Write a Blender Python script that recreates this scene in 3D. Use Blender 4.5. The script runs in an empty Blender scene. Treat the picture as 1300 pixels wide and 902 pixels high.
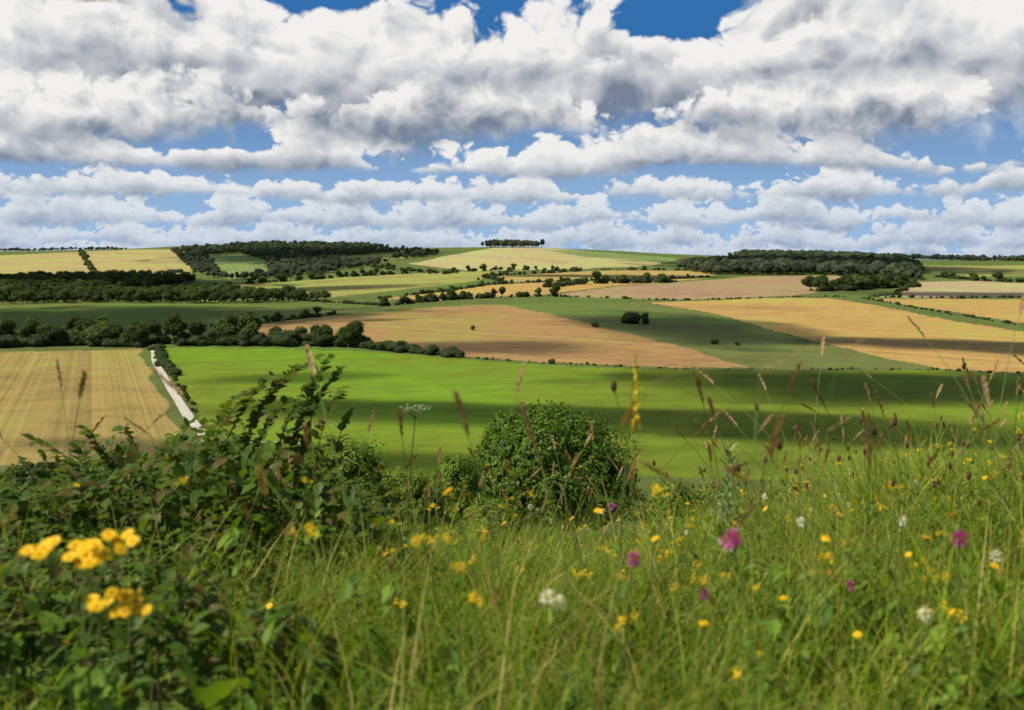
import bpy, math, numpy as np
from mathutils import Vector, Matrix
rng=np.random.default_rng(7)
sc=bpy.context.scene
sc.view_settings.view_transform='Standard'; sc.view_settings.look='None'; sc.view_settings.exposure=0
# ================= terrain height =================
D=np.array([220,350,500,700,1000,1500,2000,2600,3200,3800,4500,6000,9000.])
T=np.array([[1.5,0,0.3,2,2,3,6,21,51,88,84,60,40],
 [1.5,0,0.3,2.5,3,3,8,25,56,93,125,90,60],
 [1.5,0,0.3,1.5,7,11,21,44,76,104,95,80,60],
 [1.5,0,0.3,1.2,2.5,7,16,29,43,62,70,60,50],
 [1.5,0,0.0,0.5,1.0,3,8,18,31,42,50,50,50]],float)
U=np.array([-.514,-.257,0,.257,.514])
ND=np.array([0,2,3,6,10,20,44,100,150,185,220.]); NZ=np.array([55.15,55.08,54.9,54.0,52.6,49.6,43,27.5,14,6,1.5])
def hermite(xs,ys,x):
    m=np.zeros_like(ys); dx=np.diff(xs); sl=np.diff(ys)/dx
    m[1:-1]=(sl[1:]+sl[:-1])/2; m[0]=sl[0]; m[-1]=sl[-1]
    x=np.clip(x,xs[0],xs[-1]); i=np.clip(np.searchsorted(xs,x)-1,0,len(xs)-2)
    h=dx[i]; t=(x-xs[i])/h
    return ((2*t**3-3*t**2+1)*ys[i]+(t**3-2*t**2+t)*h*m[i]+(-2*t**3+3*t**2)*ys[i+1]+(t**3-t**2)*h*m[i+1])
def ss(x,a,b):
    t=np.clip((x-a)/(b-a),0,1); return t*t*(3-2*t)
def G(x,y):
    x=np.atleast_1d(np.asarray(x,float)); y=np.atleast_1d(np.asarray(y,float))
    r=np.hypot(x,y); az=np.arctan2(x,y); ac=np.clip(az,-.87,.87)
    d=r*np.cos(ac); u=np.tan(ac)
    cols=np.stack([hermite(D,T[i],d) for i in range(5)],0)
    uu=np.clip(u,U[0],U[-1]); i=np.clip(np.searchsorted(U,uu)-1,0,3); t=(uu-U[i])/(U[i+1]-U[i]); t=t*t*(3-2*t)
    n=np.arange(len(d)); far=cols[i,n]*(1-t)+cols[i+1,n]*t
    near=hermite(ND,NZ,d)+.37*ss(x,.4,2.6)*(1-ss(d,7,14))*ss(d,1.5,3.5)
    z=np.where(d<220,near,far)
    w=ss(np.abs(az),1.5,2.3); z=z*(1-w)+55.1*w
    z=z+ss(d,650,1500)*(1.2*np.sin(x/190+1)*np.cos(y/260)+.7*np.sin(x/83+y/140))
    z=z+(1-ss(d,60,200))*ss(d,8,30)*(.5*np.sin(x/5.3+2)*np.cos(y/6.1)+.25*np.sin(x/2.1+y/2.7))
    return z
def G1(x,y): return float(G(x,y)[0])
# ================= node helpers =================
class E:
    nt=None
    def __init__(s,v): s.v=v
    @staticmethod
    def m(op,*a):
        n=E.nt.nodes.new("ShaderNodeMath"); n.operation=op
        for i,x in enumerate(a): E.put(n.inputs[i],x)
        return E(n.outputs[0])
    @staticmethod
    def put(inp,x):
        if isinstance(x,E): E.nt.links.new(x.v,inp)
        else: inp.default_value=x
    def __add__(a,b): return E.m('ADD',a,b)
    __radd__=__add__
    def __sub__(a,b): return E.m('SUBTRACT',a,b)
    def __rsub__(a,b): return E.m('SUBTRACT',b,a)
    def __mul__(a,b): return E.m('MULTIPLY',a,b)
    __rmul__=__mul__
    def __truediv__(a,b): return E.m('DIVIDE',a,b)
def sstep(x,a,b,lo=0.,hi=1.):
    n=E.nt.nodes.new("ShaderNodeMapRange"); n.interpolation_type='SMOOTHSTEP'
    E.put(n.inputs['Value'],x); n.inputs['From Min'].default_value=a; n.inputs['From Max'].default_value=b
    n.inputs['To Min'].default_value=lo; n.inputs['To Max'].default_value=hi
    return E(n.outputs['Result'])
def vec(x,y,z=0.):
    n=E.nt.nodes.new("ShaderNodeCombineXYZ")
    for i,q in enumerate((x,y,z)): E.put(n.inputs[i],q)
    return E(n.outputs[0])
def noise(v,scale=1,detail=4,rough=.5,dim='2D',out=0):
    n=E.nt.nodes.new("ShaderNodeTexNoise"); n.noise_dimensions=dim
    if v is not None: E.put(n.inputs['W' if dim=='1D' else 'Vector'],v)
    n.inputs['Scale'].default_value=scale; n.inputs['Detail'].default_value=detail; n.inputs['Roughness'].default_value=rough
    return E(n.outputs[out])
def voro(v,scale=1,detail=3,rough=.5,dim='2D'):
    n=E.nt.nodes.new("ShaderNodeTexVoronoi"); n.voronoi_dimensions=dim; n.feature='F1'; n.normalize=True
    E.put(n.inputs['Vector'],v); n.inputs['Scale'].default_value=scale; n.inputs['Detail'].default_value=detail; n.inputs['Roughness'].default_value=rough
    return E(n.outputs['Distance'])
def mixc(f,a,b,blend='MIX'):
    n=E.nt.nodes.new("ShaderNodeMix"); n.data_type='RGBA'; n.blend_type=blend; E.put(n.inputs[0],f)
    E.put(n.inputs[6],a if isinstance(a,E) else (*a,1)); E.put(n.inputs[7],b if isinstance(b,E) else (*b,1))
    return E(n.outputs[2])
def newmat(name):
    m=bpy.data.materials.new(name); m.use_nodes=True; nt=m.node_tree; nt.nodes.clear(); E.nt=nt; return m,nt
# ================= light & world =================
SUN_EL=math.radians(52); SUN_AZ=math.radians(-112)
sdir=Vector((math.cos(SUN_EL)*math.sin(SUN_AZ),math.cos(SUN_EL)*math.cos(SUN_AZ),math.sin(SUN_EL)))
w=bpy.data.worlds.new("World"); sc.world=w; w.use_nodes=True; nt=w.node_tree; nt.nodes.clear()
sky=nt.nodes.new("ShaderNodeTexSky"); sky.sky_type='NISHITA'; sky.sun_disc=False; sky.sun_elevation=SUN_EL; sky.sun_rotation=SUN_AZ; sky.air_density=1.0; sky.dust_density=1.0; sky.ozone_density=1
bg1=nt.nodes.new("ShaderNodeBackground"); bg1.inputs[1].default_value=.09; nt.links.new(sky.outputs[0],bg1.inputs[0])
o=nt.nodes.new("ShaderNodeOutputWorld"); nt.links.new(bg1.outputs[0],o.inputs[0])
L=bpy.data.lights.new("sun",'SUN'); L.energy=5.0; L.angle=math.radians(.5); L.color=(1,.935,.80); lo=bpy.data.objects.new("sun",L); sc.collection.objects.link(lo)
lo.rotation_euler=sdir.to_track_quat('Z','Y').to_euler(); lo.location=(-50,-20,150)
cam=bpy.data.cameras.new("camera"); co=bpy.data.objects.new("camera",cam); sc.collection.objects.link(co); sc.camera=co
co.location=(0,0,56); co.rotation_euler=(math.pi/2,0,0); cam.lens=35; cam.sensor_width=36; cam.shift_y=-121/1300; cam.clip_end=90000; cam.clip_start=.05
cam.dof.use_dof=True; cam.dof.focus_distance=12; cam.dof.aperture_fstop=3.8
# ================= sky shell with cumulus =================
def cloud_mat(bands,idx):
    mat,nt=newmat("sky_clouds_%d"%idx)
    tc=nt.nodes.new("ShaderNodeTexCoord"); sp=nt.nodes.new("ShaderNodeSeparateXYZ"); nt.links.new(tc.outputs['Object'],sp.inputs[0])
    x,y,z=[E(sp.outputs[i]) for i in range(3)]
    az=E.m('ARCTAN2',x,y); el=z/E.m('SQRT',x*x+y*y)
    def gauss(a,e,sa,se,amp):
        da=(az-a)/sa; de=(el-e)/se
        return E.m('EXPONENT',(da*da+de*de)*-1.0)*amp
    cov=gauss(-.27,.115,.07,.015,-.9)+gauss(.14,.24,.05,.025,-1.1)+gauss(.43,.10,.06,.028,-1.1)+gauss(-.19,.265,.05,.014,-1.1)+gauss(-.15,.093,.08,.013,-.8)
    col=mixc(sstep(el,.0,.22),(.32,.50,.74),(.035,.16,.42))
    lowhaze=sstep(el,0.0,.13,1.,0.)
    big=noise(vec(az*5.+3.3,el*9.),1,3,.55)
    for (e,H,s,c,sd) in bands:
        top=e>.12
        v=vec(az*(1/s)+sd,el*((1.1 if top else 1.3)/s)+sd*.7)
        wn=nt.nodes.new("ShaderNodeVectorMath"); wn.operation='MULTIPLY_ADD'
        E.put(wn.inputs[0],noise(v,1.6,2,.5,out=1)); wn.inputs[1].default_value=(.42,.38,0) if top else (.5,.45,0); E.put(wn.inputs[2],v)
        v2=E(wn.outputs[0])
        vo=nt.nodes.new("ShaderNodeVectorMath"); vo.operation='ADD'; E.put(vo.inputs[0],v2); vo.inputs[1].default_value=(-.10,.17,0); v3=E(vo.outputs[0])
        dt=3. if top else 2.5
        va=1-voro(v2,1.5,dt,.6); vb=1-voro(v3,1.5,dt-.5,.6)
        nz=noise(v2,1.1,6 if top else 5,.62)
        b=va*.65+nz*.35
        h=noise(az*(.38/s)+sd*3,1,1,.5,dim='1D')
        h2=noise(az*(.3/s)+sd*5,1,1,.5,dim='1D')
        t=(el-e)/H+(h2-.5)*(.45 if top else .8)
        f=(h-.5)*2.2+(c+cov)-t+(b-.63)*2.9
        a=sstep(f,0.,.22)*sstep(t+(b-.6)*.9+(h-.5)*.4,-.2,.12)
        br=1.06-sstep(f,0.05,1.5)*.60+(va-vb)*(2.0 if top else 1.2)+(nz-.5)*1.0-sstep(t,-.1,.42,.40,0.)-(big-.5)*(1.1 if top else .3)
        br=E.m('MINIMUM',E.m('MAXIMUM',br,0.),1.)
        cc=mixc(br,(.18,.225,.31),(.88,.87,.85))
        cc=mixc(lowhaze*.6,cc,(.42,.55,.73))
        col=mixc(a,col,cc)
    em=nt.nodes.new("ShaderNodeEmission"); E.put(em.inputs[0],col)
    o=nt.nodes.new("ShaderNodeOutputMaterial"); 
    if idx>=7:
        tr=nt.nodes.new("ShaderNodeBsdfTransparent")
        ms=nt.nodes.new("ShaderNodeMixShader"); E.put(ms.inputs[0],sstep(el,.30,.45,1.,0.)); nt.links.new(tr.outputs[0],ms.inputs[1]); nt.links.new(em.outputs[0],ms.inputs[2])
        nt.links.new(ms.outputs[0],o.inputs[0])
    else: nt.links.new(em.outputs[0],o.inputs[0])
    mat.cycles.emission_sampling='NONE'
    return mat
def build_sky():
    bands=[(.000,.020,.015,1.1,1.3),(.014,.022,.024,.95,7.7),(.036,.028,.034,.85,13.1),(.062,.030,.046,.72,21.9),(.090,.034,.062,1.05,33.3),
      (.132,.13,.105,1.25,47.2),(.135,.07,.07,.6,52.9),(.185,.09,.10,.5,61.7)]
    lv=[-.03,.018,.044,.068,.096,.13,.163,.20,.265,.30,.46]
    R=40000; A=np.linspace(-1.15,1.15,61); n=61
    V=[(R*math.sin(a),R*math.cos(a),R*e) for e in lv for a in A]
    me=bpy.data.meshes.new("sky"); F=[(r*n+c,r*n+c+1,(r+1)*n+c+1,(r+1)*n+c) for r in range(len(lv)-1) for c in range(60)]
    me.from_pydata(V,[],F)
    for k in range(len(lv)-1):
        a,b=lv[k],lv[k+1]
        bs=[q for q in bands if q[0]-.8*q[1]<b and q[0]+(2.8 if q[1]<.1 else 4)*q[1]>a]
        me.materials.append(cloud_mat(bs,k))
    me.polygons.foreach_set("material_index",np.repeat(np.arange(len(lv)-1),60))
    ob=bpy.data.objects.new("sky",me); sc.collection.objects.link(ob); ob.location=(0,0,56)
build_sky()
# ================= fields (east, north in metres) =================
C=dict(base=(.115,.145,.035),green=(.165,.225,.017),stubble=(.33,.24,.075),meadow=(.14,.18,.035),plough=(.36,.215,.082),slope=(.14,.16,.045),
 gold=(.46,.29,.09),pale=(.44,.32,.18),pink=(.36,.235,.13),tan=(.42,.285,.10),yg=(.31,.285,.08),hg=(.41,.32,.13),hp=(.44,.36,.17),gs=(.20,.25,.08))
FIELDS=[
('hg',(.3,.95),[(-2480,3300),(-1800,3500),(-1610,3700),(-1500,3950),(-1250,3900),(-1195,3600),(-839,2620),(-728,2300),(-967,2350),(-1151,2240),(-1600,2130)]),
('hp',(.2,.98),[(-286,2780),(-110,3450),(-60,3700),(110,3700),(350,3400),(530,3350),(387,2720),(173,2430),(-90,2280)]),
('gs',(.9,.3),[(110,3450),(366,3550),(573,3450),(474,3000),(219,3080)]),
('gs',(.9,.3),[(-1044,3400),(-983,3550),(-797,3200),(-578,2400),(-613,2150)]),
('yg',(.9,.3),[(-640,3300),(-400,3400),(-300,3100),(-480,2900)]),
('yg',(.3,.95),[(1336,3250),(1800,3500),(2557,3400),(1805,2400),(1285,2500),(1013,2350)]),
('yg',(.2,.98),[(-565,1930),(-386,2220),(-231,2250),(0,2260),(-59,1870),(-143,1640),(-242,1390),(-432,1560)]),
('tan',(.5,.86),[(-47,2000),(166,2330),(494,2500),(453,2200),(229,1950),(-14,1760)]),
('gold',(.3,.95),[(-169,1260),(-102,1440),(-40,1670),(225,1880),(411,2060),(107,1520),(42,1330),(-83,1180)]),
('pink',(.3,.95),[(51,1290),(112,1505),(293,1820),(540,2190),(730,2250),(771,2030),(494,1600),(390,1370),(198,1250)]),
('pale',(.4,.9),[(589,1520),(823,2020),(973,2120),(1028,2000),(1466,1950),(1030,1370),(740,1440),(498,1400)]),
('gold',(.8,.6),[(478,1330),(587,1385),(704,1365),(940,1250),(470,620),(447,850),(462,1140)]),
('meadow',(.3,.95),[(-826,1100),(-594,1154),(-507,1210),(-323,1201),(-175,1054),(-227,819),(-267,751),(-389,756),(-540,718)]),
('plough',(.6,.8),[(-211,740),(-202,849),(-159,954),(-74,1041),(-8,1070),(49,889),(103,650),(122,518),(81,516),(21,540),(-32,578),(-97,632)]),
('slope',(.6,.8),[(-8,1070),(35,1100),(163,1180),(195,985),(201,725),(206,580),(216,507),(124,512),(103,650),(49,889)]),
('gold',(.75,.66),[(163,1180),(308,1300),(425,1320),(415,1080),(392,775),(406,540),(353,470),(254,493),(218,505),(209,580),(205,725),(199,985)]),
('green',(-.2,.98),[(-217,615),(-154,609),(-94,594),(-31,561),(21,525),(80,503),(122,499),(210,502),(246,479),(344,458),(500,440),(600,300),(400,232),(167,230),(116,235),(75,246),(33,252),(-9,236),(-35,232),(-61,257),(-94,316),(-132,405),(-179,510)]),
('stubble',(.921,.389),[(-439,585),(-308,598),(-229,606),(-171,471),(-117,345),(-95,292),(-92,270),(-139,266),(-200,262),(-280,262)]),
]
TRACK=[(-228,632),(-190,531),(-145,425),(-112,347),(-92,303),(-78,262),(-60,222)]
def inpoly(px,py,poly):
    ins=np.zeros(len(px),bool); n=len(poly)
    for i in range(n):
        x1,y1=poly[i]; x2,y2=poly[(i+1)%n]
        if y1==y2: continue
        c=((y1>py)!=(y2>py)); xi=(x2-x1)*(py-y1)/(y2-y1)+x1
        ins^=c&(px<xi)
    return ins
def build_ground():
    a=np.arange(0,.62,.0018); a=np.concatenate([a,np.arange(.62,1.0,.02),np.arange(1.0,3.1,.1)]); AZ=np.concatenate([-a[:0:-1],a])
    AZ=np.concatenate([[-math.pi],AZ,[math.pi]])
    r=[.3]
    while r[-1]<30000:
        q=r[-1]
        if q<60: s=.05*q
        elif q<220: s=.02*q
        elif q<5000: s=min(max(q*q/59000,.8),17)
        else: s=q*.05
        r.append(q+s)
    R=np.array(r); AA,RR=np.meshgrid(AZ,R); X=(RR*np.sin(AA)).ravel(); Y=(RR*np.cos(AA)).ravel(); Z=G(X,Y)
    nr,nc=AA.shape; me=bpy.data.meshes.new("ground"); N=nr*nc
    me.vertices.add(N); me.vertices.foreach_set("co",np.stack([X,Y,Z],-1).ravel())
    I=np.arange(N).reshape(nr,nc); Q=np.stack([I[:-1,:-1],I[:-1,1:],I[1:,1:],I[1:,:-1]],-1).reshape(-1,4)[:,::-1]
    nf=len(Q); me.loops.add(nf*4); me.loops.foreach_set("vertex_index",Q.ravel()); me.polygons.add(nf); me.polygons.foreach_set("loop_start",np.arange(nf)*4)
    me.update(calc_edges=True); me.polygons.foreach_set("use_smooth",np.ones(nf,bool))
    col=np.ones((N,4)); col[:,:3]=C['base']; row=np.zeros(N); amp=np.zeros(N)
    wx=X+1.3*np.sin(Y/17)+.8*np.sin(Y/6.1+X/9)+np.clip(Y/600,0,3)*2*np.sin(Y/71+X/53); wy=Y+1.5*np.sin(X/23+2)+.7*np.sin(X/7)+np.clip(Y/600,0,3)*3*np.sin(X/67)
    for (k,dr,poly) in FIELDS:
        p=np.array(poly); c=np.nonzero((X>p[:,0].min()-5)&(X<p[:,0].max()+5)&(Y>p[:,1].min()-5)&(Y<p[:,1].max()+5))[0]
        m=c[inpoly(wx[c],wy[c],poly)]
        col[m,:3]=C[k]; row[m]=dr[0]*X[m]+dr[1]*Y[m]; amp[m]={'green':.5,'stubble':1.,'meadow':.4,'slope':0.25}.get(k,.85)
    at=me.attributes.new("field_col",'FLOAT_COLOR','POINT'); at.data.foreach_set("color",col.ravel())
    at=me.attributes.new("row",'FLOAT','POINT'); at.data.foreach_set("value",row)
    at=me.attributes.new("rowamp",'FLOAT','POINT'); at.data.foreach_set("value",amp)
    mat,nt=newmat("farmland")
    def attr(n,o):
        q=nt.nodes.new("ShaderNodeAttribute"); q.attribute_name=n; return E(q.outputs[o])
    base=attr("field_col","Color"); rw=attr("row","Fac"); am=attr("rowamp","Fac")
    geo=nt.nodes.new("ShaderNodeNewGeometry"); pos=E(geo.outputs['Position'])
    n1=noise(pos,.006,4,.55); n2=noise(pos,.05,5,.65); n3=noise(pos,1.2,4,.7)
    st=noise(rw,.42,2,.6,dim='1D'); st2=noise(rw,.06,2,.6,dim='1D')
    tram=E.m('FRACT',rw*(1/22.)); tr=sstep(E.m('ABSOLUTE',tram-.5),.0,.035,1.,0.)
    f=1+(n1-.5)*.8+(n2-.5)*.8+(n3-.5)*.45+((st-.5)*.8+(st2-.5)*.5-tr*.25)*am
    v=nt.nodes.new("ShaderNodeVectorMath"); v.operation='SCALE'; E.put(v.inputs[0],base); E.put(v.inputs['Scale'],f)
    cc=mixc(sstep(n1+(n2-.5)*.6,.44,.68)*.7,E(v.outputs[0]),mixc(1.,E(v.outputs[0]),(.68,1.0,.6),'MULTIPLY'))
    p=nt.nodes.new("ShaderNodeBsdfPrincipled"); E.put(p.inputs['Base Color'],cc); p.inputs['Roughness'].default_value=.95; p.inputs['Specular IOR Level'].default_value=.1
    bp=nt.nodes.new("ShaderNodeBump"); bp.inputs['Strength'].default_value=.6; bp.inputs['Distance'].default_value=.5; E.put(bp.inputs['Height'],n3+st*am*.5); nt.links.new(bp.outputs[0],p.inputs['Normal'])
    o=nt.nodes.new("ShaderNodeOutputMaterial"); nt.links.new(p.outputs[0],o.inputs[0])
    me.materials.append(mat); ob=bpy.data.objects.new("ground",me); sc.collection.objects.link(ob)
build_ground()
def resample(pl,step):
    out=[]
    for (x1,y1),(x2,y2) in zip(pl[:-1],pl[1:]):
        n=max(1,int(math.hypot(x2-x1,y2-y1)/step))
        for k in range(n): out.append((x1+(x2-x1)*k/n,y1+(y2-y1)*k/n))
    out.append(pl[-1]); return np.array(out,float)
def simple_mat(name,c1,c2,scale=5,rough=.9):
    mat,nt=newmat(name); geo=nt.nodes.new("ShaderNodeNewGeometry")
    n=noise(E(geo.outputs['Position']),scale,5,.6,dim='3D')
    p=nt.nodes.new("ShaderNodeBsdfPrincipled"); E.put(p.inputs['Base Color'],mixc(sstep(n,.3,.7),c1,c2)); p.inputs['Roughness'].default_value=rough
    o=nt.nodes.new("ShaderNodeOutputMaterial"); nt.links.new(p.outputs[0],o.inputs[0]); return mat
def ribbon(name,pl,w,mat,lift=.2):
    P=resample(pl,2.5)
    for _ in range(30): P[1:-1]=(P[:-2]+P[1:-1]*2+P[2:])/4
    t=np.gradient(P,axis=0); t/=np.linalg.norm(t,axis=1)[:,None]; nrm=np.stack([-t[:,1],t[:,0]],-1)
    V=[];offs=np.array([-.5,-.2,.2,.5])*w
    for k in range(len(P)):
        for o_ in offs*(1+.06*math.sin(k*.23)):
            q=P[k]+nrm[k]*o_; V.append((q[0],q[1],G1(q[0],q[1])+lift))
    F=[(r*4+c,r*4+c+1,(r+1)*4+c+1,(r+1)*4+c) for r in range(len(P)-1) for c in range(3)]
    me=bpy.data.meshes.new(name); me.from_pydata(V,[],F); me.materials.append(mat)
    ob=bpy.data.objects.new(name,me); sc.collection.objects.link(ob); return ob
chalk=simple_mat("chalk",(.38,.34,.25),(.62,.57,.48),.35)
ribbon("chalk_track",TRACK,3.6,chalk)
ribbon("farm_path",[(-85,300),(-78,306),(-70,305),(-62,300)],2.2,chalk)
# ================= plant materials =================
def leafmat(name,c1,c2,trans=.3,rough=.6,third=None,var=.6):
    mat,nt=newmat(name); geo=nt.nodes.new("ShaderNodeNewGeometry"); oi=nt.nodes.new("ShaderNodeObjectInfo")
    r=E(geo.outputs['Random Per Island']); ro=E(oi.outputs['Random'])
    c=mixc(r,c1,c2)
    if third: c=mixc(sstep(r,.72,.95),c,third)
    v=nt.nodes.new("ShaderNodeVectorMath"); v.operation='SCALE'; E.put(v.inputs[0],c); E.put(v.inputs['Scale'],ro*var+(1-var*.5)); c=E(v.outputs[0])
    p=nt.nodes.new("ShaderNodeBsdfPrincipled"); E.put(p.inputs['Base Color'],c); p.inputs['Roughness'].default_value=rough; p.inputs['Specular IOR Level'].default_value=.2
    t=nt.nodes.new("ShaderNodeBsdfTranslucent"); E.put(t.inputs[0],mixc(1.,c,(1.7,1.6,.5),'MULTIPLY'))
    ms=nt.nodes.new("ShaderNodeMixShader"); ms.inputs[0].default_value=trans; nt.links.new(p.outputs[0],ms.inputs[1]); nt.links.new(t.outputs[0],ms.inputs[2])
    o=nt.nodes.new("ShaderNodeOutputMaterial"); nt.links.new(ms.outputs[0],o.inputs[0]); return mat
M_tree=leafmat("tree_foliage",(.04,.07,.015),(.10,.14,.025),.2,.8,var=.9)
M_treehaze=leafmat("haze_tinted_tree_foliage",(.07,.10,.065),(.12,.15,.08),.2,.8,var=.9)  # aerial haze painted into the leaf colour: paler and bluer for far trees
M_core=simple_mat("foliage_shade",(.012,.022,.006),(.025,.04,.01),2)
M_bark=simple_mat("bark",(.06,.045,.03),(.12,.09,.06),8)
M_bush=leafmat("bush_leaf",(.045,.10,.010),(.14,.22,.02),.25,.55,var=.2)
M_lbush=leafmat("light_bush_leaf",(.12,.20,.02),(.24,.33,.04),.35,.55,var=.3)
M_dog=leafmat("shrub_leaf",(.06,.125,.012),(.18,.28,.025),.4,.5,third=(.17,.13,.03))
M_stem=simple_mat("stem",(.10,.045,.025),(.09,.13,.03),6)
M_grass=leafmat("grass_blade",(.11,.185,.010),(.27,.35,.022),.4,.6,third=(.44,.37,.11))
M_grassd=leafmat("grass_blade_coarse",(.09,.15,.012),(.20,.28,.03),.35,.6,third=(.34,.30,.10))
M_straw=leafmat("seed_head",(.42,.28,.14),(.28,.18,.09),.3,.7)
M_gstem=leafmat("flower_stem",(.10,.17,.03),(.18,.24,.05),.2,.6)
M_yel=leafmat("yellow_petal",(.80,.52,.01),(.85,.62,.02),.25,.5,var=.2)
M_org=leafmat("orange_disc",(.55,.26,.01),(.65,.32,.01),.1,.6)
M_pink=leafmat("pink_floret",(.50,.09,.34),(.62,.18,.48),.25,.5,var=.2)
M_white=leafmat("white_floret",(.75,.74,.66),(.8,.8,.75),.25,.5,var=.2)
M_bud=leafmat("dark_bud",(.06,.035,.02),(.12,.06,.03),.05,.8)
M_thist=leafmat("thistle_leaf",(.14,.20,.09),(.20,.27,.12),.2,.5)
M_dogl=leafmat("herb_leaf",(.08,.15,.015),(.18,.28,.03),.4,.55)
# ================= mesh accumulation =================
class MB:
    def __init__(s): s.V=[];s.F=[];s.M=[];s.n=0
    def add(s,V,F,m):
        V=np.asarray(V,float); F=np.asarray(F,int)
        s.V.append(V); s.F.append(F+s.n); s.M.append(np.full(len(F),m)); s.n+=len(V)
    def mesh(s,name,mats,smooth=False):
        V=np.concatenate(s.V); 
        ls=np.concatenate([f.ravel() for f in s.F]); sz=np.concatenate([np.full(len(f),f.shape[1]) for f in s.F]); st=np.concatenate([[0],np.cumsum(sz)[:-1]])
        me=bpy.data.meshes.new(name); me.vertices.add(len(V)); me.vertices.foreach_set("co",V.ravel())
        me.loops.add(len(ls)); me.loops.foreach_set("vertex_index",ls); me.polygons.add(len(sz)); me.polygons.foreach_set("loop_start",st)
        me.polygons.foreach_set("material_index",np.concatenate(s.M)); me.update(calc_edges=True)
        if smooth: me.polygons.foreach_set("use_smooth",np.ones(len(sz),bool))
        for m in mats: me.materials.append(m)
        return me
def tube(mb,P,r0,r1,m,k=5):
    P=np.asarray(P,float); n=len(P); t=np.gradient(P,axis=0); t/=np.linalg.norm(t,axis=1)[:,None]+1e-9
    a=np.cross(t,[0.3,.2,.93]); a/=np.linalg.norm(a,axis=1)[:,None]+1e-9; b=np.cross(t,a)
    rr=np.linspace(r0,r1,n) if np.isscalar(r0) else r0
    V=[]
    for j in range(k):
        th=2*math.pi*j/k; V.append(P+(a*math.cos(th)+b*math.sin(th))*rr[:,None])
    V=np.stack(V,1).reshape(-1,3)
    F=[(i*k+j,i*k+(j+1)%k,(i+1)*k+(j+1)%k,(i+1)*k+j) for i in range(n-1) for j in range(k)]
    mb.add(V,F,m)
def rand_dirs(n):
    v=rng.normal(size=(n,3)); return v/np.linalg.norm(v,axis=1)[:,None]
def cards(mb,Pos,Nrm,size,m,asp=.6):
    n=len(Pos); r=rand_dirs(n); a=np.cross(Nrm,r); a/=np.linalg.norm(a,axis=1)[:,None]+1e-9; b=np.cross(Nrm,a)
    s=(size*rng.uniform(.6,1.3,n))[:,None]
    V=np.stack([Pos-a*s*.5,Pos-b*s*asp*.5+Nrm*s*.06,Pos+a*s*.5,Pos+b*s*asp*.5+Nrm*s*.06],1).reshape(-1,3)
    mb.add(V,np.arange(n*4).reshape(n,4),m)
def ico(sub=2):
    import bmesh
    bm=bmesh.new(); bmesh.ops.create_icosphere(bm,subdivisions=sub,radius=1); V=np.array([v.co[:] for v in bm.verts]); F=np.array([[v.index for v in f.verts] for f in bm.faces]); bm.free(); return V,F
IV,IF=ico(2)
IV1,IF1=ico(1)
def lump(d,seed): 
    return 1+.13*np.sin(d[:,0]*5+seed)*np.cos(d[:,1]*6+seed*2)+.09*np.sin(d[:,2]*9+d[:,0]*7+seed*3)
def crown(mb,lobes,nleaf,size,ml,mc,core=.8,rough=.75,r0=.78,r1=1.08):
    L=np.array(lobes,float); area=(L[:,3]*L[:,4]+L[:,5]*L[:,3]); pr=area/area.sum()
    li=rng.choice(len(L),nleaf,p=pr); d=rand_dirs(nleaf); d[:,2]=np.where(d[:,2]<-.3,-d[:,2],d[:,2])
    rad=rng.uniform(r0,r1,nleaf)*lump(d,1.0)
    rad*=1+.10*np.sin(li*3.1+d[:,0]*11)*np.sin(d[:,1]*13+li)
    P=L[li,:3]+d*L[li,3:6]*rad[:,None]
    keep=np.ones(nleaf,bool)
    for k in range(len(L)):
        q=(P-L[k,:3])/L[k,3:6]; keep&=~((np.linalg.norm(q,axis=1)<.72)&(li!=k))
    P=P[keep]; d=d[keep]; nn=d+rand_dirs(len(d))*rough; nn/=np.linalg.norm(nn,axis=1)[:,None]
    cards(mb,P,nn,size,ml,.65)
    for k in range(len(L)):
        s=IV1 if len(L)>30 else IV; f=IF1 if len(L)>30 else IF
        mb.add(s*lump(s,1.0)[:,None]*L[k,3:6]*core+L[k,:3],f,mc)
def tree_lobes(n,w,h,z0):
    out=[]
    for k in range(n):
        a=rng.uniform(0,6.28); r=rng.uniform(0,.36)*w; t=rng.uniform(0,1); zz=z0+(h-z0)*(.3+.45*t); q=(1-.45*t)
        s=rng.uniform(.16,.28)*w; out.append((r*q*math.cos(a)*1.15,r*q*math.sin(a)*1.15,zz,s,s,min(s*.95,(h-z0)*.35)))
    out.append((0,0,z0+(h-z0)*.5,w*.30,w*.30,(h-z0)*.42)); return out
def make_tree(name,w,h,z0,nl,size,nlobes=8,ml=None):
    mb=MB()
    tube(mb,[(0,0,-.05),(.01,0,h*.25),(-.01,.01,h*.55)],.035*h,.015*h,2,6)
    lobes=tree_lobes(nlobes,w,h,z0)
    for l in lobes[:5]: tube(mb,[(0,0,h*.2),(l[0]*.5,l[1]*.5,(h*.2+l[2])*.55),(l[0],l[1],l[2])],.014*h,.006*h,2,4)
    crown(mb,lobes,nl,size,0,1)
    return mb.mesh(name,[ml or M_tree,M_core,M_bark])
def coll(meshes,name):
    c=bpy.data.collections.new(name)
    for i,m in enumerate(meshes): c.objects.link(bpy.data.objects.new("%s_%02d"%(name,i),m))
    return c
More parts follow.
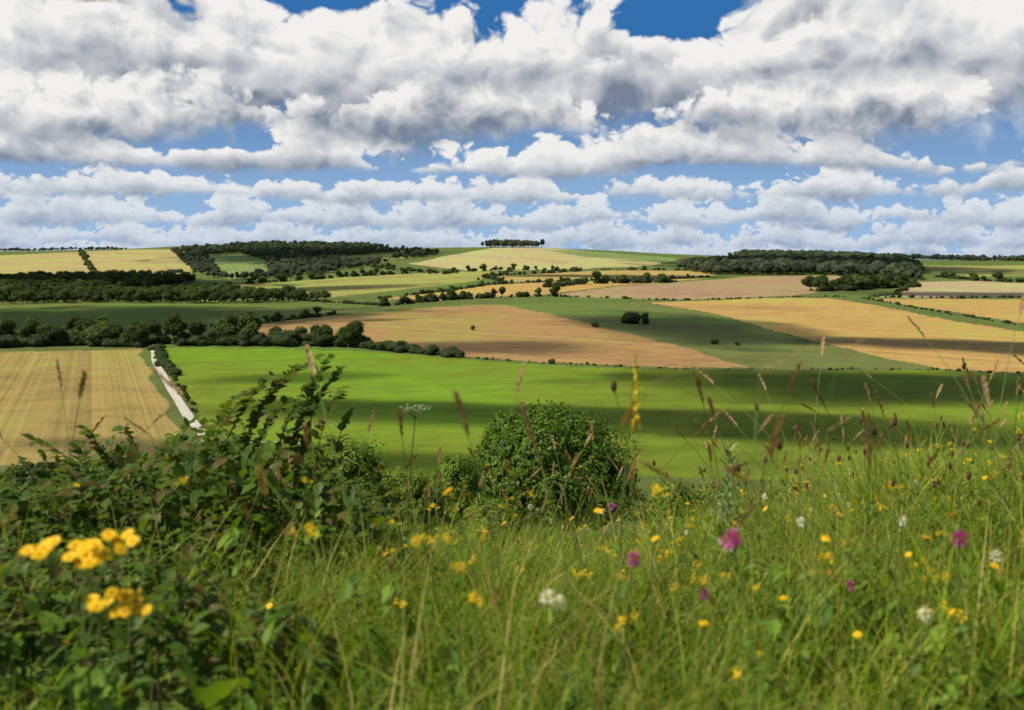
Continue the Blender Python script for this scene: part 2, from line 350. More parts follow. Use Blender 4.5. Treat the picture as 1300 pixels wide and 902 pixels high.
def scatter(name,c,P,rot,scl,idx):
    me=bpy.data.meshes.new(name); n=len(P); me.vertices.add(n); me.vertices.foreach_set("co",np.asarray(P,float).ravel())
    me.attributes.new("rot",'FLOAT_VECTOR','POINT').data.foreach_set("vector",np.asarray(rot,float).ravel())
    me.attributes.new("scl",'FLOAT_VECTOR','POINT').data.foreach_set("vector",np.asarray(scl,float).ravel())
    me.attributes.new("idx",'INT','POINT').data.foreach_set("value",np.asarray(idx,np.int32))
    ob=bpy.data.objects.new(name,me); sc.collection.objects.link(ob)
    ng=bpy.data.node_groups.new(name,'GeometryNodeTree'); ng.interface.new_socket("Geometry",in_out='INPUT',socket_type='NodeSocketGeometry'); ng.interface.new_socket("Geometry",in_out='OUTPUT',socket_type='NodeSocketGeometry')
    N=ng.nodes; gi=N.new("NodeGroupInput"); go=N.new("NodeGroupOutput"); ip=N.new("GeometryNodeInstanceOnPoints"); ci=N.new("GeometryNodeCollectionInfo")
    ci.inputs['Collection'].default_value=c; ci.inputs['Separate Children'].default_value=True; ci.inputs['Reset Children'].default_value=True
    def na(nm,ty):
        q=N.new("GeometryNodeInputNamedAttribute"); q.data_type=ty; q.inputs['Name'].default_value=nm; return q.outputs['Attribute']
    er=N.new("FunctionNodeEulerToRotation"); ng.links.new(na("rot",'FLOAT_VECTOR'),er.inputs[0])
    ng.links.new(gi.outputs[0],ip.inputs['Points']); ng.links.new(ci.outputs[0],ip.inputs['Instance']); ip.inputs['Pick Instance'].default_value=True
    ng.links.new(na("idx",'INT'),ip.inputs['Instance Index']); ng.links.new(er.outputs[0],ip.inputs['Rotation']); ng.links.new(na("scl",'FLOAT_VECTOR'),ip.inputs['Scale'])
    ng.links.new(ip.outputs[0],go.inputs[0])
    md=ob.modifiers.new("instances",'NODES'); md.node_group=ng
    return ob
SH=[(.8,.12),(.95,.15),(.7,.1),(1.15,.05),(.85,.2)]
TREES=coll([make_tree("t%d"%i,w_,1.0,z0,1500,.075) for i,(w_,z0) in enumerate(SH)],"tree")
TREESF=coll([make_tree("tf%d"%i,w_,1.0,z0,1000,.09,8,M_treehaze) for i,(w_,z0) in enumerate(SH)],"far_tree")
BUSH=coll([make_tree("b%d"%i,w_,1.0,-.1,1300,.085,9) for i,w_ in enumerate([1.5,1.9,1.25,1.7])],"bush")
LB=coll([make_tree("lb%d"%i,w_,1.0,-.1,1300,.085,9,M_lbush) for i,w_ in enumerate([1.5,2.2,1.7])],"light_bush")
def place(name,c,nt_,xy,h,hv=.3,wide=(1,1.3),sink=.0):
    xy=np.asarray(xy,float); n=len(xy); z=G(xy[:,0],xy[:,1]); hh=h*(1+hv*np.clip(rng.normal(size=n),-1.6,1.9)*.75); ww=hh*rng.uniform(wide[0],wide[1],n)
    return scatter(name,c,np.stack([xy[:,0],xy[:,1],z-sink*hh],-1),np.stack([np.zeros(n),np.zeros(n),rng.uniform(0,6.28,n)],-1),np.stack([ww,ww,hh],-1),rng.integers(0,nt_,n))
def fill(poly,sp,gap=0.,hole=None):
    p=np.array(poly,float); xs=np.arange(p[:,0].min(),p[:,0].max(),sp); ys=np.arange(p[:,1].min(),p[:,1].max(),sp)
    X,Y=np.meshgrid(xs,ys); X=X.ravel()+rng.uniform(-.5,.5,X.size)*sp; Y=Y.ravel()+rng.uniform(-.5,.5,Y.size)*sp
    k=inpoly(X,Y,poly); nz=np.sin(X/61+1.3)*np.sin(Y/83+.4)+.6*np.sin(X/29-Y/41)
    k&=nz>-1.6+gap*1.6
    if hole: 
        for h in hole: k&=~inpoly(X,Y,h)
    return np.stack([X[k],Y[k]],-1)
vg=[(-1044,3400),(-983,3550),(-797,3200),(-578,2400),(-613,2150)]; vg2=[(-640,3300),(-400,3400),(-300,3100),(-480,2900)]
W1a=[(-1684,2240),(-1110,2160),(-933,2270),(-654,2070),(-660,1800),(-900,1750),(-1400,1800)]
W1b=[(-760,1450),(-560,1500),(-430,1550),(-233,1280),(-330,1215),(-507,1230),(-594,1175),(-850,1130),(-950,1300)]
W1c=[(-1300,1600),(-1000,1700),(-660,1700),(-640,1600),(-900,1480),(-1150,1400)]
W2=[(-1290,3750),(-1100,4450),(-600,4250),(-480,3700),(-227,3200),(-345,2900),(-459,2320),(-582,2100),(-706,2300)]
W4=[(423,2550),(554,2800),(900,3900),(1066,4500),(1424,4100),(1222,3000),(855,2080),(735,2270),(442,2230)]
place("woodland",TREES,5,fill(W1a,13,.3),15,.4)
place("woodland",TREES,5,fill(W1b,13,.6),12,.45)
place("woodland",TREES,5,fill(W1c,14,.5),14,.4)
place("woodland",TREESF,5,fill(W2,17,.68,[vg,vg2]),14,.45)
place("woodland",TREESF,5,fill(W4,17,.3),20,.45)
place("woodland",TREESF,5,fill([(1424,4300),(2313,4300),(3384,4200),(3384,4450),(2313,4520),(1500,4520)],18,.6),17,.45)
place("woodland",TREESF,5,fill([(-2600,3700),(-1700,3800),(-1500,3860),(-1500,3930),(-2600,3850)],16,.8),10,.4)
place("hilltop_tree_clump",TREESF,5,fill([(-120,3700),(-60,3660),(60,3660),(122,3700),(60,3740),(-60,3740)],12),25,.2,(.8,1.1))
def hedge(pl,h,sp,keep=1.,jit=.6,name="hedgerow",tall=0.):
    P=resample(pl,sp); nz=np.sin(np.arange(len(P))*sp/17.+pl[0][0])+np.sin(np.arange(len(P))*sp/7.3+pl[0][1]); P=P[(rng.random(len(P))<keep)&(nz>-1.75+.5*(1-keep))]; P=P+rng.normal(size=P.shape)*jit
    place(name,BUSH,4,P,h,.55,(1,1.5),.05)
    if tall>0:
        Q=P[rng.random(len(P))<tall]
        if len(Q): place("hedgerow_trees",TREES,5,Q+rng.normal(size=Q.shape)*2,h*2.0,.4)
hedge([(-459,610),(-320,622),(-282,636),(-231,622)],6,2.5,1,2.5,tall=.4)
hedge([(-459,624),(-320,638),(-282,650),(-235,640)],7,3,1,5,tall=.4)
hedge([(-213,635),(-159,630),(-98,622)],6.5,2.4,1,2.5,tall=.25)
hedge([(-213,648),(-159,645),(-98,634)],6.5,3,1,4,tall=.25)
hedge([(-98,620),(-61,592),(-31,565)],4.2,2.,.95,1.5)
hedge([(-29,563),(21,532),(80,508),(122,504),(215,505),(254,488),(353,465)],.8,1.7,.65,1.4)
hedge([(-29,563),(21,532),(80,508),(122,504),(215,505),(254,488),(353,465)],1.8,19,.5,1.5)
hedge([(-138,1090),(-83,1175),(-10,1235),(51,1275)],6,4,.85,2.5,tall=.2)
hedge([(51,1285),(198,1235),(390,1340),(450,1370)],2.2,4,.8,1)
hedge([(50,1560),(119,1680),(209,1760),(307,1850)],8,6,.6,5,tall=.25)
hedge([(485,1570),(571,1640),(712,1780)],8,5,.85,7,tall=.5)
hedge([(485,1585),(571,1655),(712,1800)],8,5,.85,9,tall=.5)
hedge([(991,2300),(994,2110),(1054,2050),(1466,2000)],7,6,.8,7,tall=.3)
hedge([(-276,1290),(-138,1090)],3,3.5,.8,1)
hedge([(-366,712),(-339,725),(-289,745),(-245,695)],4,3,.7,5,tall=.25)
hedge([(-297,745),(-222,800),(-170,960)],3,3,.7,1.5,tall=.15)
hedge([(-376,2650),(-154,2170),(-19,2380),(163,2300)],6,9,.65,9,tall=.3)
hedge([(-169,1250),(-102,1430),(-40,1665),(225,1915),(411,2085)],4,5,.75,2,tall=.12)
hedge([(-59,1870),(0,2270)],5,8,.6,4,tall=.2)
hedge([(-14,1740),(-47,2010),(166,2345),(494,2520)],5,8,.6,4,tall=.15)
hedge([(-565,1925),(-386,2225),(-231,2260)],7,7,.8,6,tall=.4)
hedge([(-1610,3720),(-1082,2580),(-952,2560),(-813,2540)],7,9,.9,2)
hedge([(-728,2300),(-967,2350),(-1151,2240),(-1600,2130)],9,8,.9,4)
hedge([(455,1360),(470,1330),(450,1140),(430,850),(455,620)],2,4,.7,1.5)
hedge([(589,1510),(498,1390),(740,1425),(1030,1360)],3,5,.7,1.5,tall=.05)
hedge([(589,1525),(823,2025)],4,7,.7,2,tall=.1)
hedge([(-222,620),(-186,531),(-164,480)],2.6,3,.9,1.,tall=.0)
hedge([(-164,480),(-141,425),(-116,365)],1.2,3,.5,.8,tall=.0)
place("field_bush",BUSH,4,[(97,828),(104,833),(110,826),(102,836),(94,832)],9.5,.2,(.75,.85))
place("field_bush",BUSH,4,[(112,829),(66,790),(-30,760),(145,640),(132,648)],3.2,.3)
P=np.stack([rng.uniform(-110,190,420),rng.uniform(196,236,420)],-1); place("scrub_margin",LB,3,P[P[:,1]<229+6*np.sin(P[:,0]/15)],1.5,.5)
P=np.stack([rng.uniform(-190,-60,160),rng.uniform(215,262,160)],-1); place("scrub_margin",BUSH,4,P,2.2,.5)
# ================= overhead clouds (cast the shadows on the land) =================
def build_cloud(cx,cy,rx,ry,rot,seed,dens=1.):
    mat,nt=newmat("cloud"); tc=nt.nodes.new("ShaderNodeTexCoord"); sp=nt.nodes.new("ShaderNodeSeparateXYZ"); nt.links.new(tc.outputs['Object'],sp.inputs[0])
    x,y=E(sp.outputs[0]),E(sp.outputs[1]); rad=E.m('SQRT',x*x+y*y)
    geo=nt.nodes.new("ShaderNodeNewGeometry"); n=noise(E(geo.outputs['Position']),.011,5,.55,dim='3D')
    al=sstep(rad+(n-.5)*1.7,.98,.40)*dens
    df=nt.nodes.new("ShaderNodeBsdfDiffuse"); df.inputs[0].default_value=(.9,.9,.9,1); tr=nt.nodes.new("ShaderNodeBsdfTransparent")
    ms=nt.nodes.new("ShaderNodeMixShader"); E.put(ms.inputs[0],al); nt.links.new(tr.outputs[0],ms.inputs[1]); nt.links.new(df.outputs[0],ms.inputs[2])
    o=nt.nodes.new("ShaderNodeOutputMaterial"); nt.links.new(ms.outputs[0],o.inputs[0])
    V,F=ico(4); V=V.copy(); top=V[:,2]>0
    l=1+.12*np.sin(V[:,0]*7+seed)*np.cos(V[:,1]*8)+.08*np.sin(V[:,0]*17+V[:,2]*13)
    V*=l[:,None]; V[:,2]=np.where(top,V[:,2]*.45,V[:,2]*.05)
    me=bpy.data.meshes.new("cloud"); me.from_pydata(V.tolist(),[],F.tolist()); me.materials.append(mat); me.polygons.foreach_set("use_smooth",np.ones(len(F),bool))
    ob=bpy.data.objects.new("cloud",me); sc.collection.objects.link(ob)
    ob.scale=(rx*1.25,ry*1.25,(rx+ry)*.4); ob.rotation_euler=(0,0,rot); ob.location=(cx-688,cy-278,950)
for q in [(195,436,180,58,-.12,1,.9),(-430,900,290,210,.1,2,.85),(135,800,85,170,.25,3,.7),(290,640,120,50,-.5,4,.9),(-950,1950,450,280,0,5,.95),
          (-650,3300,420,350,0,6,.8),(40,345,150,26,-.25,7,.75),(950,2900,500,350,0,8,.85),(-50,275,85,16,-.3,9,.6),(230,2080,260,90,0,10,.75),
          (130,300,80,14,-.2,11,.65),(-350,1700,230,120,.2,12,.7),(700,1500,220,90,0,13,.7),(-110,470,60,25,.3,14,.4),(-10,620,60,50,0,15,.5)]: build_cloud(*q)
# ================= hillside shrubs =================
def shrub(name,x,y,w,h,nl,size,mat,nl_=12,sink=.3,small=60):
    mb=MB(); lobes=[]
    for k in range(nl_):
        a=rng.uniform(0,6.28); t=rng.uniform(0,1); r=rng.uniform(.1,.34)*w*(1-.5*t); s=rng.uniform(.14,.21)*w
        lobes.append((r*math.cos(a),r*math.sin(a),h*(.15+.58*t),s,s,min(s,h*.3)))
    lobes.append((0,0,h*.45,w*.34,w*.34,h*.44))
    for l in lobes[:8]: tube(mb,[(0,0,-sink),(l[0]*.4,l[1]*.4,l[2]*.5),(l[0],l[1],l[2])],.02*w,.006*w,2,5)
    big=list(lobes)
    for k in range(small):
        b=big[rng.integers(len(big))]; d=rand_dirs(1)[0]; d[2]=abs(d[2])*.9; s=rng.uniform(.05,.095)*w
        lobes.append((b[0]+d[0]*b[3]*.9,b[1]+d[1]*b[4]*.9,b[2]+d[2]*b[5]*.9,s,s,s*.8))
    crown(mb,lobes,nl,size,0,1,.84,.55,.85,1.08)
    n=int(nl*.02); P=np.array([[l[0],l[1],l[2]] for l in lobes[nl_+1:]])[rng.integers(0,small,n)]+rand_dirs(n)*.1*w
    cards(mb,P,rand_dirs(n),size,0,.6)
    ob=bpy.data.objects.new(name,mb.mesh(name,[mat,M_core,M_bark])); sc.collection.objects.link(ob); ob.location=(x,y,G1(x,y)); return ob
shrub("hawthorn_bush",2.0,44,9.6,6.5,90000,.19,M_bush,18,small=110)
shrub("hawthorn_bush",-2.3,40,2.8,3.6,13000,.14,M_lbush,8)
shrub("elder_shrub",-4.9,30,3.6,3.9,18000,.11,M_lbush,10)
shrub("elder_shrub",-3.3,33,3.0,3.2,13000,.11,M_lbush,8)
shrub("elder_shrub",-6.8,31,3.2,3.8,12000,.12,M_lbush,8)
shrub("scrub_bush",-9.5,34,5,3.8,14000,.13,M_bush,10)
shrub("scrub_bush",-13.5,36,5,3.6,12000,.13,M_bush,10)
shrub("scrub_bush",6.8,43,3.6,3.4,9000,.13,M_lbush,8)
shrub("scrub_bush",10,46,5,3.4,11000,.14,M_lbush,8)
shrub("scrub_bush",14,50,6,3.4,11000,.15,M_lbush,8)
shrub("scrub_bush",-.6,31,2.6,2.3,9000,.11,M_lbush,8)
# ================= grass =================
def blade(mb,x,y,h,lean,ang,w,m,seg=5):
    t=np.linspace(0,1,seg); dx,dy=math.cos(ang),math.sin(ang)
    cx=x+dx*lean*h*t**2; cy=y+dy*lean*h*t**2; cz=h*(t-.25*lean*t**2)
    sx,sy=-dy,dx; tw=rng.uniform(-.6,.6); ww=w*(1-t**1.6)*.5+.0003
    sx,sy=sx*math.cos(tw)+dx*math.sin(tw),sy*math.cos(tw)+dy*math.sin(tw)
    Lf=np.stack([cx-sx*ww,cy-sy*ww,cz],-1); Rt=np.stack([cx+sx*ww,cy+sy*ww,cz],-1)
    V=np.stack([Lf,Rt],1).reshape(-1,3); F=[(2*i,2*i+1,2*i+3,2*i+2) for i in range(seg-1)]; mb.add(V,F,m)
def clump(n,R,h0,h1,w,mats,seg=5):
    mb=MB()
    for _ in range(n):
        a=rng.uniform(0,6.28); r=R*math.sqrt(rng.random()); blade(mb,r*math.cos(a),r*math.sin(a),rng.uniform(h0,h1),rng.uniform(.1,1.2),rng.uniform(0,6.28),w*rng.uniform(.6,1.3),0,seg)
    return mb.mesh("clump",mats)
GR=coll([clump(45,.13,h0,h1,w_,[M_grass]) for h0,h1,w_ in [(.08,.30,.005),(.1,.36,.0045),(.06,.22,.006),(.15,.42,.004)]],"grass_tuft")
GRD=coll([clump(60,.45,.25,.75,.02,[M_grassd],4) for _ in range(4)],"coarse_tuft")
def grow(name,c,nt_,XY,s0,s1,tilt=.15):
    n=len(XY); s=rng.uniform(s0,s1,n); z=G(XY[:,0],XY[:,1])
    return scatter(name,c,np.stack([XY[:,0],XY[:,1],z-.01],-1),np.stack([rng.normal(0,tilt,n),rng.normal(0,tilt,n),rng.uniform(0,6.28,n)],-1),np.stack([s,s,s],-1),rng.integers(0,nt_,n))
def wedge(y0,y1,dens,k=.62,pad=.6):
    out=[]
    ys=np.linspace(y0,y1,60)
    for a,b in zip(ys[:-1],ys[1:]):
        W=2*(k*b+pad); n=rng.poisson(W*(b-a)*dens); out.append(np.stack([rng.uniform(-W/2,W/2,n),rng.uniform(a,b,n)],-1))
    return np.concatenate(out)
def thin(a,p=.8,x0=-.22):   # the shrub thicket shades the grass out on the left
    k=(a[:,0]/a[:,1]>x0+rng.normal(size=len(a))*.06)|(rng.random(len(a))>p); return a[k]
grow("meadow_grass",GR,4,thin(wedge(1.1,4,55)),.6,1.15)
a_=thin(wedge(4,9,40)); mid=(a_[:,0]/a_[:,1]<.16)
grow("meadow_grass",GR,4,a_[mid],.6,1.0); grow("meadow_grass",GR,4,a_[~mid],.9,1.5)
grow("hillside_grass",GRD,4,wedge(8.5,24,4.5),.4,.8)
grow("hillside_grass",GRD,4,wedge(24,70,1.4),.6,1.4)
LV=np.array([(0,0,0),(0,.35,0),(0,.7,-.04),(0,1,-.15),(-.24,.3,.06),(-.2,.65,.03),(.24,.3,.06),(.2,.65,.03)]); 
LF3=np.array([(0,1,4),(3,5,2),(0,6,1),(3,2,7)]); LF4=np.array([(4,1,2,5),(1,6,7,2)])
def leaf(mb,p,d,up,s,m,wd=1.):
    d=Vector(d).normalized(); u=Vector(up); sx=d.cross(u)
    if sx.length<1e-3: sx=Vector((1,0,0))
    sx.normalize(); u=sx.cross(d)
    Mx=np.array([sx[:],d[:],u[:]]); V=(LV*np.array([wd,1,1])*s)@Mx+np.array(p); mb.add(V,LF3,m); mb.V.append(np.zeros((0,3))); mb.F.append(LF4+mb.n-8); mb.M.append(np.full(2,m))
def rosette(n,s,tall=.1):
    mb=MB()
    for k in range(n):
        a=rng.uniform(0,6.28); e=rng.uniform(.15,1.1); leaf(mb,(rng.normal()*.02,rng.normal()*.02,rng.uniform(0,tall)),(math.cos(a)*math.cos(e),math.sin(a)*math.cos(e),math.sin(e)),(0,0,1),s*rng.uniform(.6,1.2),0,rng.uniform(.7,1.1))
    return mb.mesh("herb",[M_dogl])
HB=coll([rosette(14,.06),rosette(22,.045,.22),rosette(26,.03,.28),rosette(12,.075,.14)],"herb")
grow("meadow_herbs",HB,4,thin(wedge(1.6,7,36),.3),.7,1.4)
def seedstalk(h,lean,hl):
    mb=MB(); t=np.linspace(0,1,9); P=np.stack([lean*h*t**2.2,0*t,h*(t-.1*lean*t**2)],-1); tube(mb,P,.0014,.0008,0,4)
    d=(P[-1]-P[-2]); d/=np.linalg.norm(d)
    for k in range(34):
        q=P[-1]+d*(k/34.-.15)*hl; a=rng.uniform(0,6.28); o_=np.array([math.cos(a),math.sin(a),.9])
        w_=math.sin(math.pi*(k+3)/40.)*.5+.3; leaf(mb,q,o_*.5+d*.9,(0,0,1),.016*w_+.004,1,.9)
    return mb.mesh("stalk",[M_gstem,M_straw])
SD=coll([seedstalk(h,l,hl) for h,l,hl in [(.50,.25,.07),(.58,.4,.09),(.45,.15,.05),(.62,.55,.08)]],"seed_stalk")
grow("grass_seed_heads",SD,4,thin(wedge(1.6,8,11),.6),.7,1.25,.12)
def stem_to(mb,P0,P1,r,m,bow=.06):
    P0=np.array(P0,float);P1=np.array(P1,float); t=np.linspace(0,1,8)[:,None]; b=rng.normal(size=3)*bow; b[2]=0
    P=P0*(1-t)+P1*t+b*(t*(1-t)*2); tube(mb,P,r,r*.6,m,5); return P
def daisy(mb,c,nrm,R,np_,mp,md,wd=.3):
    n=Vector(nrm).normalized(); a=n.orthogonal().normalized(); b=n.cross(a)
    for k in range(np_):
        th=6.283*k/np_+rng.uniform(-.1,.1); d=a*math.cos(th)+b*math.sin(th)+n*rng.uniform(.05,.3); leaf(mb,c,d,n,R*rng.uniform(.85,1.1),mp,wd*4)
    mb.add(IV1*R*.33+np.array(c),IF1,md)
def globe(mb,c,R,n,m,up=.3):
    for d in rand_dirs(n):
        leaf(mb,np.array(c)+d*R*.35,d+np.array([0,0,up]),(0.1,.2,1),R*rng.uniform(.7,1),m,.8)
def smallflower(kind,h=.36):
    mb=MB(); stem_to(mb,(0,0,0),(.02,.01,h),.0015,0)
    for k in range(4): leaf(mb,(.01,0,h*k/6),rng.normal(size=3)+np.array([0,0,.6]),(0,0,1),.035,0,.8)
    if kind=='y': daisy(mb,(.02,.01,h),(.2,-.5,1),.011,12,1,2)
    if kind=='t':
        for k in range(5): globe(mb,(.02+rng.normal()*.008,.01+rng.normal()*.008,h+rng.normal()*.003),.007,12,1)
    if kind=='w': globe(mb,(.02,.01,h),.011,50,1)
    if kind=='p': globe(mb,(.02,.01,h),.012,60,1)
    if kind=='b':
        mb.add(IV1*np.array([.006,.006,.011])+np.array([.02,.01,h]),IF1,1)
    return mb.mesh("fl",[M_gstem,{'y':M_yel,'t':M_yel,'w':M_white,'p':M_pink,'b':M_bud}[kind],M_org])
FY=coll([smallflower('y',.40),smallflower('t',.30),smallflower('y',.34),smallflower('t',.38),smallflower('t',.24)],"yellow_flower"); FW=coll([smallflower('w')],"white_flower"); FP=coll([smallflower('p')],"pink_flower"); FB=coll([smallflower('b',.5),smallflower('b',.42)],"bud_stalk")
def sel(a,f): return a[f(a[:,0]/a[:,1])]
grow("yellow_hawkbit_flowers",FY,5,sel(wedge(1.5,8,26),lambda u:u>-.14),.65,1.2,.2)
grow("yellow_hawkbit_flowers",FY,5,sel(wedge(1.5,5,4),lambda u:u<-.14),.65,1.2,.2)
grow("white_clover_flowers",FW,1,sel(wedge(1.6,6,1.2),lambda u:u>0),.7,1.1)
grow("pink_clover_flowers",FP,1,sel(wedge(1.8,7,1.2),lambda u:u>-.05),.7,1.1)
grow("plantain_heads",FB,2,sel(wedge(2,8,6),lambda u:u>.1),.8,1.35)
grow("grass_seed_heads",SD,4,sel(wedge(2.6,6,9),lambda u:u>.2),1.0,1.5,.12)
def obj(name,mb,mats):
    ob=bpy.data.objects.new(name,mb.mesh(name,mats)); sc.collection.objects.link(ob); return ob
for (x,y,z,R) in [(.352,1.6,55.551,.017),(.221,1.8,55.459,.013),(.9,2.0,55.44,.016),(.748,2.2,55.278,.012),(.426,2.2,55.26,.012)]:
    mb=MB(); g=G1(x,y); P=stem_to(mb,(x+.03,y+.02,g),(x,y,z),.002,0)
    for k in range(2,6): leaf(mb,P[k],rng.normal(size=3)+np.array([0,0,.4]),(0,0,1),.05,0,.7)
    globe(mb,(x,y,z),R,110,1); obj("pink_clover",mb,[M_gstem,M_pink])
for (x,y,z,R) in [(.068,1.9,55.354,.016),(.09,1.93,55.335,.014),(.789,1.9,55.324,.014),(1.07,2.2,55.344,.014)]:
    mb=MB(); g=G1(x,y); stem_to(mb,(x+.03,y+.02,g),(x,y,z),.002,0); globe(mb,(x,y,z),R,100,1); obj("white_clover",mb,[M_gstem,M_white])
def ragwort(x,y,heads):
    mb=MB(); g=G1(x,y); top=np.mean([h for h in heads],axis=0); base=np.array([x,y,g]); fork=base*.35+top*.65
    stem_to(mb,base,fork,.004,0,.03)
    for k in range(22):
        t=k/22.; p=base*(1-t)+fork*t; leaf(mb,p,rng.normal(size=3)*[1,1,.4]+np.array([0,0,.4]),(0,0,1),rng.uniform(.05,.09),1,.8)
    for h in heads:
        h=np.array(h); stem_to(mb,fork,h-np.array([0,0,.03]),.002,0,.02)
        for k in range(8):
            c=h+rng.normal(size=3)*[.017,.02,.006]; stem_to(mb,h-np.array([0,0,.03]),c,.0009,0,.003); daisy(mb,c,(rng.normal()*.3,-.6,1),.0115,13,2,3,.4)
    obj("ragwort_plant",mb,[M_gstem,M_dogl,M_yel,M_org])
ragwort(-.66,1.55,[(-.695,1.5,55.562),(-.65,1.52,55.55),(-.605,1.5,55.572),(-.63,1.47,55.555)])
ragwort(-.60,1.5,[(-.62,1.5,55.484),(-.572,1.5,55.474)])
mb=MB(); x,y,z=-.389,4.0,55.36; P=stem_to(mb,(x-.03,y,G1(x,y)),(x,y,z),.0035,0,.04)
for k in range(14):
    a=6.283*k/14; r=.055*(1 if k%2 else .6); c=(x+r*math.cos(a),y+r*math.sin(a),z+.045+rng.normal()*.004); stem_to(mb,(x,y,z),c,.0012,0,.003)
    for j in range(7): globe(mb,np.array(c)+rng.normal(size=3)*[.006,.006,.002],.004,8,1)
for k in range(5): leaf(mb,(x,y,z),(math.cos(k*1.3),math.sin(k*1.3),-.3),(0,0,1),.03,0,.4)
obj("wild_carrot_plant",mb,[M_gstem,M_white])
mb=MB(); x,y=.262,2.1; P=stem_to(mb,(x-.04,y,G1(x,y)),(x,y,55.80),.0022,0,.03)
for k in range(46):
    t=k/46.; p=np.array([x+.0,y,55.64+.155*t]); a=rng.uniform(0,6.28); daisy(mb,p+np.array([math.cos(a),math.sin(a),0])*.008*(1-.5*t),(math.cos(a),math.sin(a),.5),.0065*(1-.5*t),5,1,1)
for k in range(1,5): leaf(mb,P[k],(rng.normal(),rng.normal(),.3),(0,0,1),.07,2,.7)
obj("agrimony_flower_spike",mb,[M_gstem,M_yel,M_dogl])
mb=MB(); x,y=.73,3.4; g=G1(x,y); P=stem_to(mb,(x,y,g),(x+.01,y,55.36),.004,0,.02)
for k in range(44):
    t=k/44.; p=P[0]*(1-t)+P[-1]*t; a=k*2.4; leaf(mb,p,(math.cos(a),math.sin(a),.7+t*.6),(0,0,1),.11*(1-.5*t),1,.6)
obj("thistle_plant",mb,[M_gstem,M_thist])
for k in range(50):
    y=rng.uniform(2.6,5); x=y*rng.uniform(.28,.54); g=G1(x,y); z=56-y*rng.uniform(.155,.235)
    if rng.random()<.3: x=y*rng.uniform(-.05,.3); z=56-y*rng.uniform(.20,.26)
    mb=MB(); stem_to(mb,(x+rng.normal()*.05,y,g),(x,y,z),.0016,0,.05)
    mb.add(IV*np.array([.006,.006,.012])*rng.uniform(.8,1.2)+np.array([x,y,z]),IF,1)
    if rng.random()<.35: daisy(mb,(x,y,z+.012),(0,0,1),.011,10,2,1)
    obj("knapweed_stalk",mb,[M_gstem,M_bud,M_yel])
for (x,y,z,dx) in [(.23,1.25,55.87,.06),(.36,1.2,55.895,.06),(.44,1.25,55.90,.03),(-.22,2.2,55.48,.04),(.62,1.8,55.72,.05),(.06,2.,55.5,.05),(.5,2.4,55.5,-.05)]:
    mb=MB(); g=G1(x,y); P=stem_to(mb,(x-.18,y+.05,g),(x-dx,y,z-.03),.0008,0,.05)
    d=np.array([x,y,z])-P[-1]
    for k in range(30): leaf(mb,P[-1]+d*k/30.,d/np.linalg.norm(d)+rng.normal(size=3)*.2,(0,0,1),.008,1,.7)
    obj("bent_grass_stalk",mb,[M_gstem,M_straw])
# ================= foreground shrub (left) =================
HX=[-2.9,-2.16,-1.99,-1.83,-1.66,-1.5,-1.33,-1.16,-1.0,-.83,-.66,-.5,-.33,-.15]
HZ=[55.10,55.12,55.13,55.22,55.27,55.25,55.26,55.31,55.28,55.22,55.12,55.0,54.86,54.7]
mb=MB()
def branch(base,tip,n,ls,arch=.15,r=.004,q0=.15):
    base=np.array(base,float); tip=np.array(tip,float); t=np.linspace(0,1,14)[:,None]
    mid=np.array([base[0]*.65+tip[0]*.35+rng.normal()*.04,base[1]*.65+tip[1]*.35,base[2]*.25+tip[2]*.75+arch*.3])
    P=base*(1-t)**2+2*mid*t*(1-t)+tip*t**2; tube(mb,P,r,r*.3,0,5)
    for k in range(n):
        q=q0+(1-q0)*(k+1)/n; i=min(int(q*13),12); p=P[i]+(P[i+1]-P[i])*min(q*13-i,1); tg=P[min(i+1,13)]-P[i]; tg/=np.linalg.norm(tg)+1e-9
        for sgn in (-1,1):
            side=np.cross(tg,[0,0,1])*sgn; side/=np.linalg.norm(side)+1e-9; d=side*1.0+tg*.8+rng.normal(size=3)*.35+np.array([0,0,-.1])
            leaf(mb,p,d,(rng.normal()*.3,rng.normal()*.3-.25,1),ls*rng.uniform(.6,1.15)*(1.1-.5*q),1,1.25)
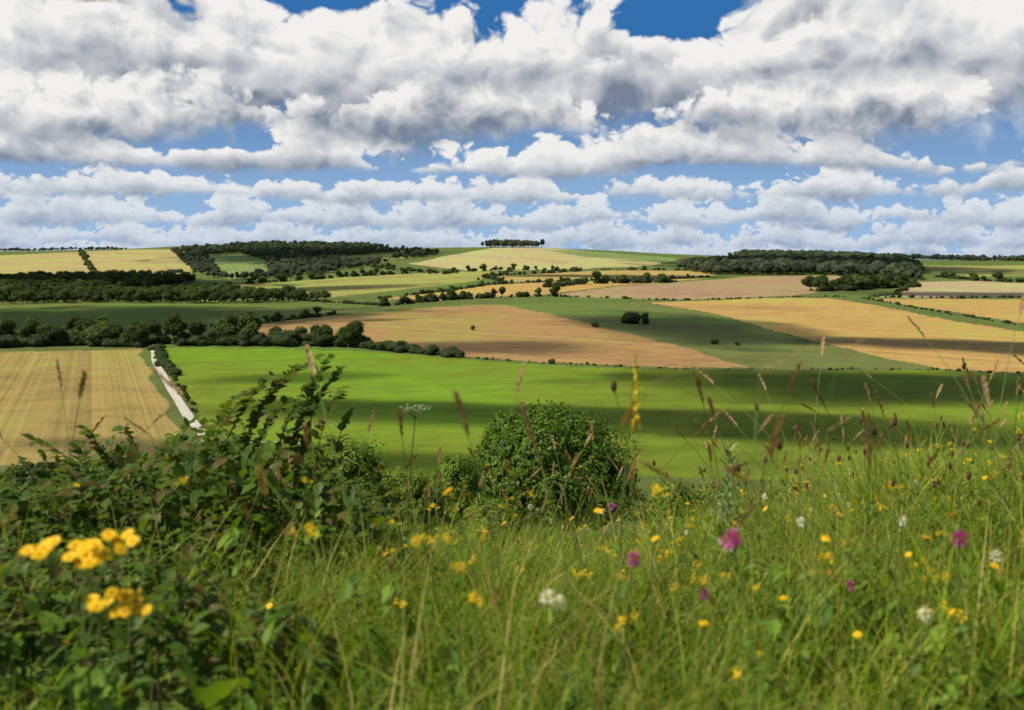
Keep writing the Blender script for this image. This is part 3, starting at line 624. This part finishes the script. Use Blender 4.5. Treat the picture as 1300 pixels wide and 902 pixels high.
for k in range(330):
    x=rng.uniform(-2.9,-.2); y=rng.uniform(3.3,5.6); s_=y/4.2
    top=56-(56-np.interp(x,HX,HZ))*s_; X=x*s_; tz=top-abs(rng.normal())*.14-(-.05 if k%5==0 else .05); bx=X+rng.uniform(-.25,.15)
    tz=max(tz,G1(X,y)+.15)
    branch((bx,y+rng.uniform(-.1,.2),G1(bx,y)-.02),(X,y,tz),int(rng.uniform(10,15)),.075,.1)
for k in range(230):
    y=rng.uniform(1.9,3.4); u=rng.uniform(-.62,-.20); X=u*y; g=G1(X,y); tz=56-y*rng.uniform(.24+.05*(3.4-y),.37)
    if u>-.3: tz-=.06*y*.6
    tz=max(tz,g+.1); branch((X+rng.uniform(-.15,.15),y+rng.uniform(-.1,.1),g-.02),(X,y,tz),int(rng.uniform(8,12)),.055,.06,.003)
for (X,Z,bx,n_) in [(-.79,55.605,-1.2,22),(-.745,55.60,-1.05,20),(-.87,55.57,-1.3,20),(-.70,55.55,-.95,17),(-.97,55.53,-1.35,18),(-1.02,55.49,-1.45,18),(-.665,55.50,-.85,15),
     (-1.11,55.45,-1.4,15),(-.92,55.42,-1.2,14),(-.80,55.44,-1.0,14),(-1.17,55.38,-1.4,12),(-.66,55.38,-.8,12),(-1.65,55.34,-1.5,14),(-1.76,55.33,-1.6,13),(-1.52,55.34,-1.4,13),(-1.33,55.33,-1.5,13),(-.84,55.50,-1.12,15),(-1.93,55.2,-1.8,10)]:
    branch((bx,4.1,54.6),(X,4.0+rng.normal()*.12,Z),n_,.086,.22,.0045,.35)
n=6000; x=rng.uniform(-3,-.25,n); y=rng.uniform(3.3,5.6,n); top=np.interp(x,HX,HZ); g=G(x*y/4.2,y); z=g+(56-(56-top)*y/4.2-.10-g)*rng.uniform(0,1,n)
for i in range(n): 
    a=rng.normal(size=3); leaf(mb,(x[i]*y[i]/4.2,y[i],max(z[i],g[i])),a+np.array([0,-.3,0]),(0,-.3,1),.07*rng.uniform(.5,1.2),1,1.2)
obj("dogwood_shrub",mb,[M_stem,M_dog])
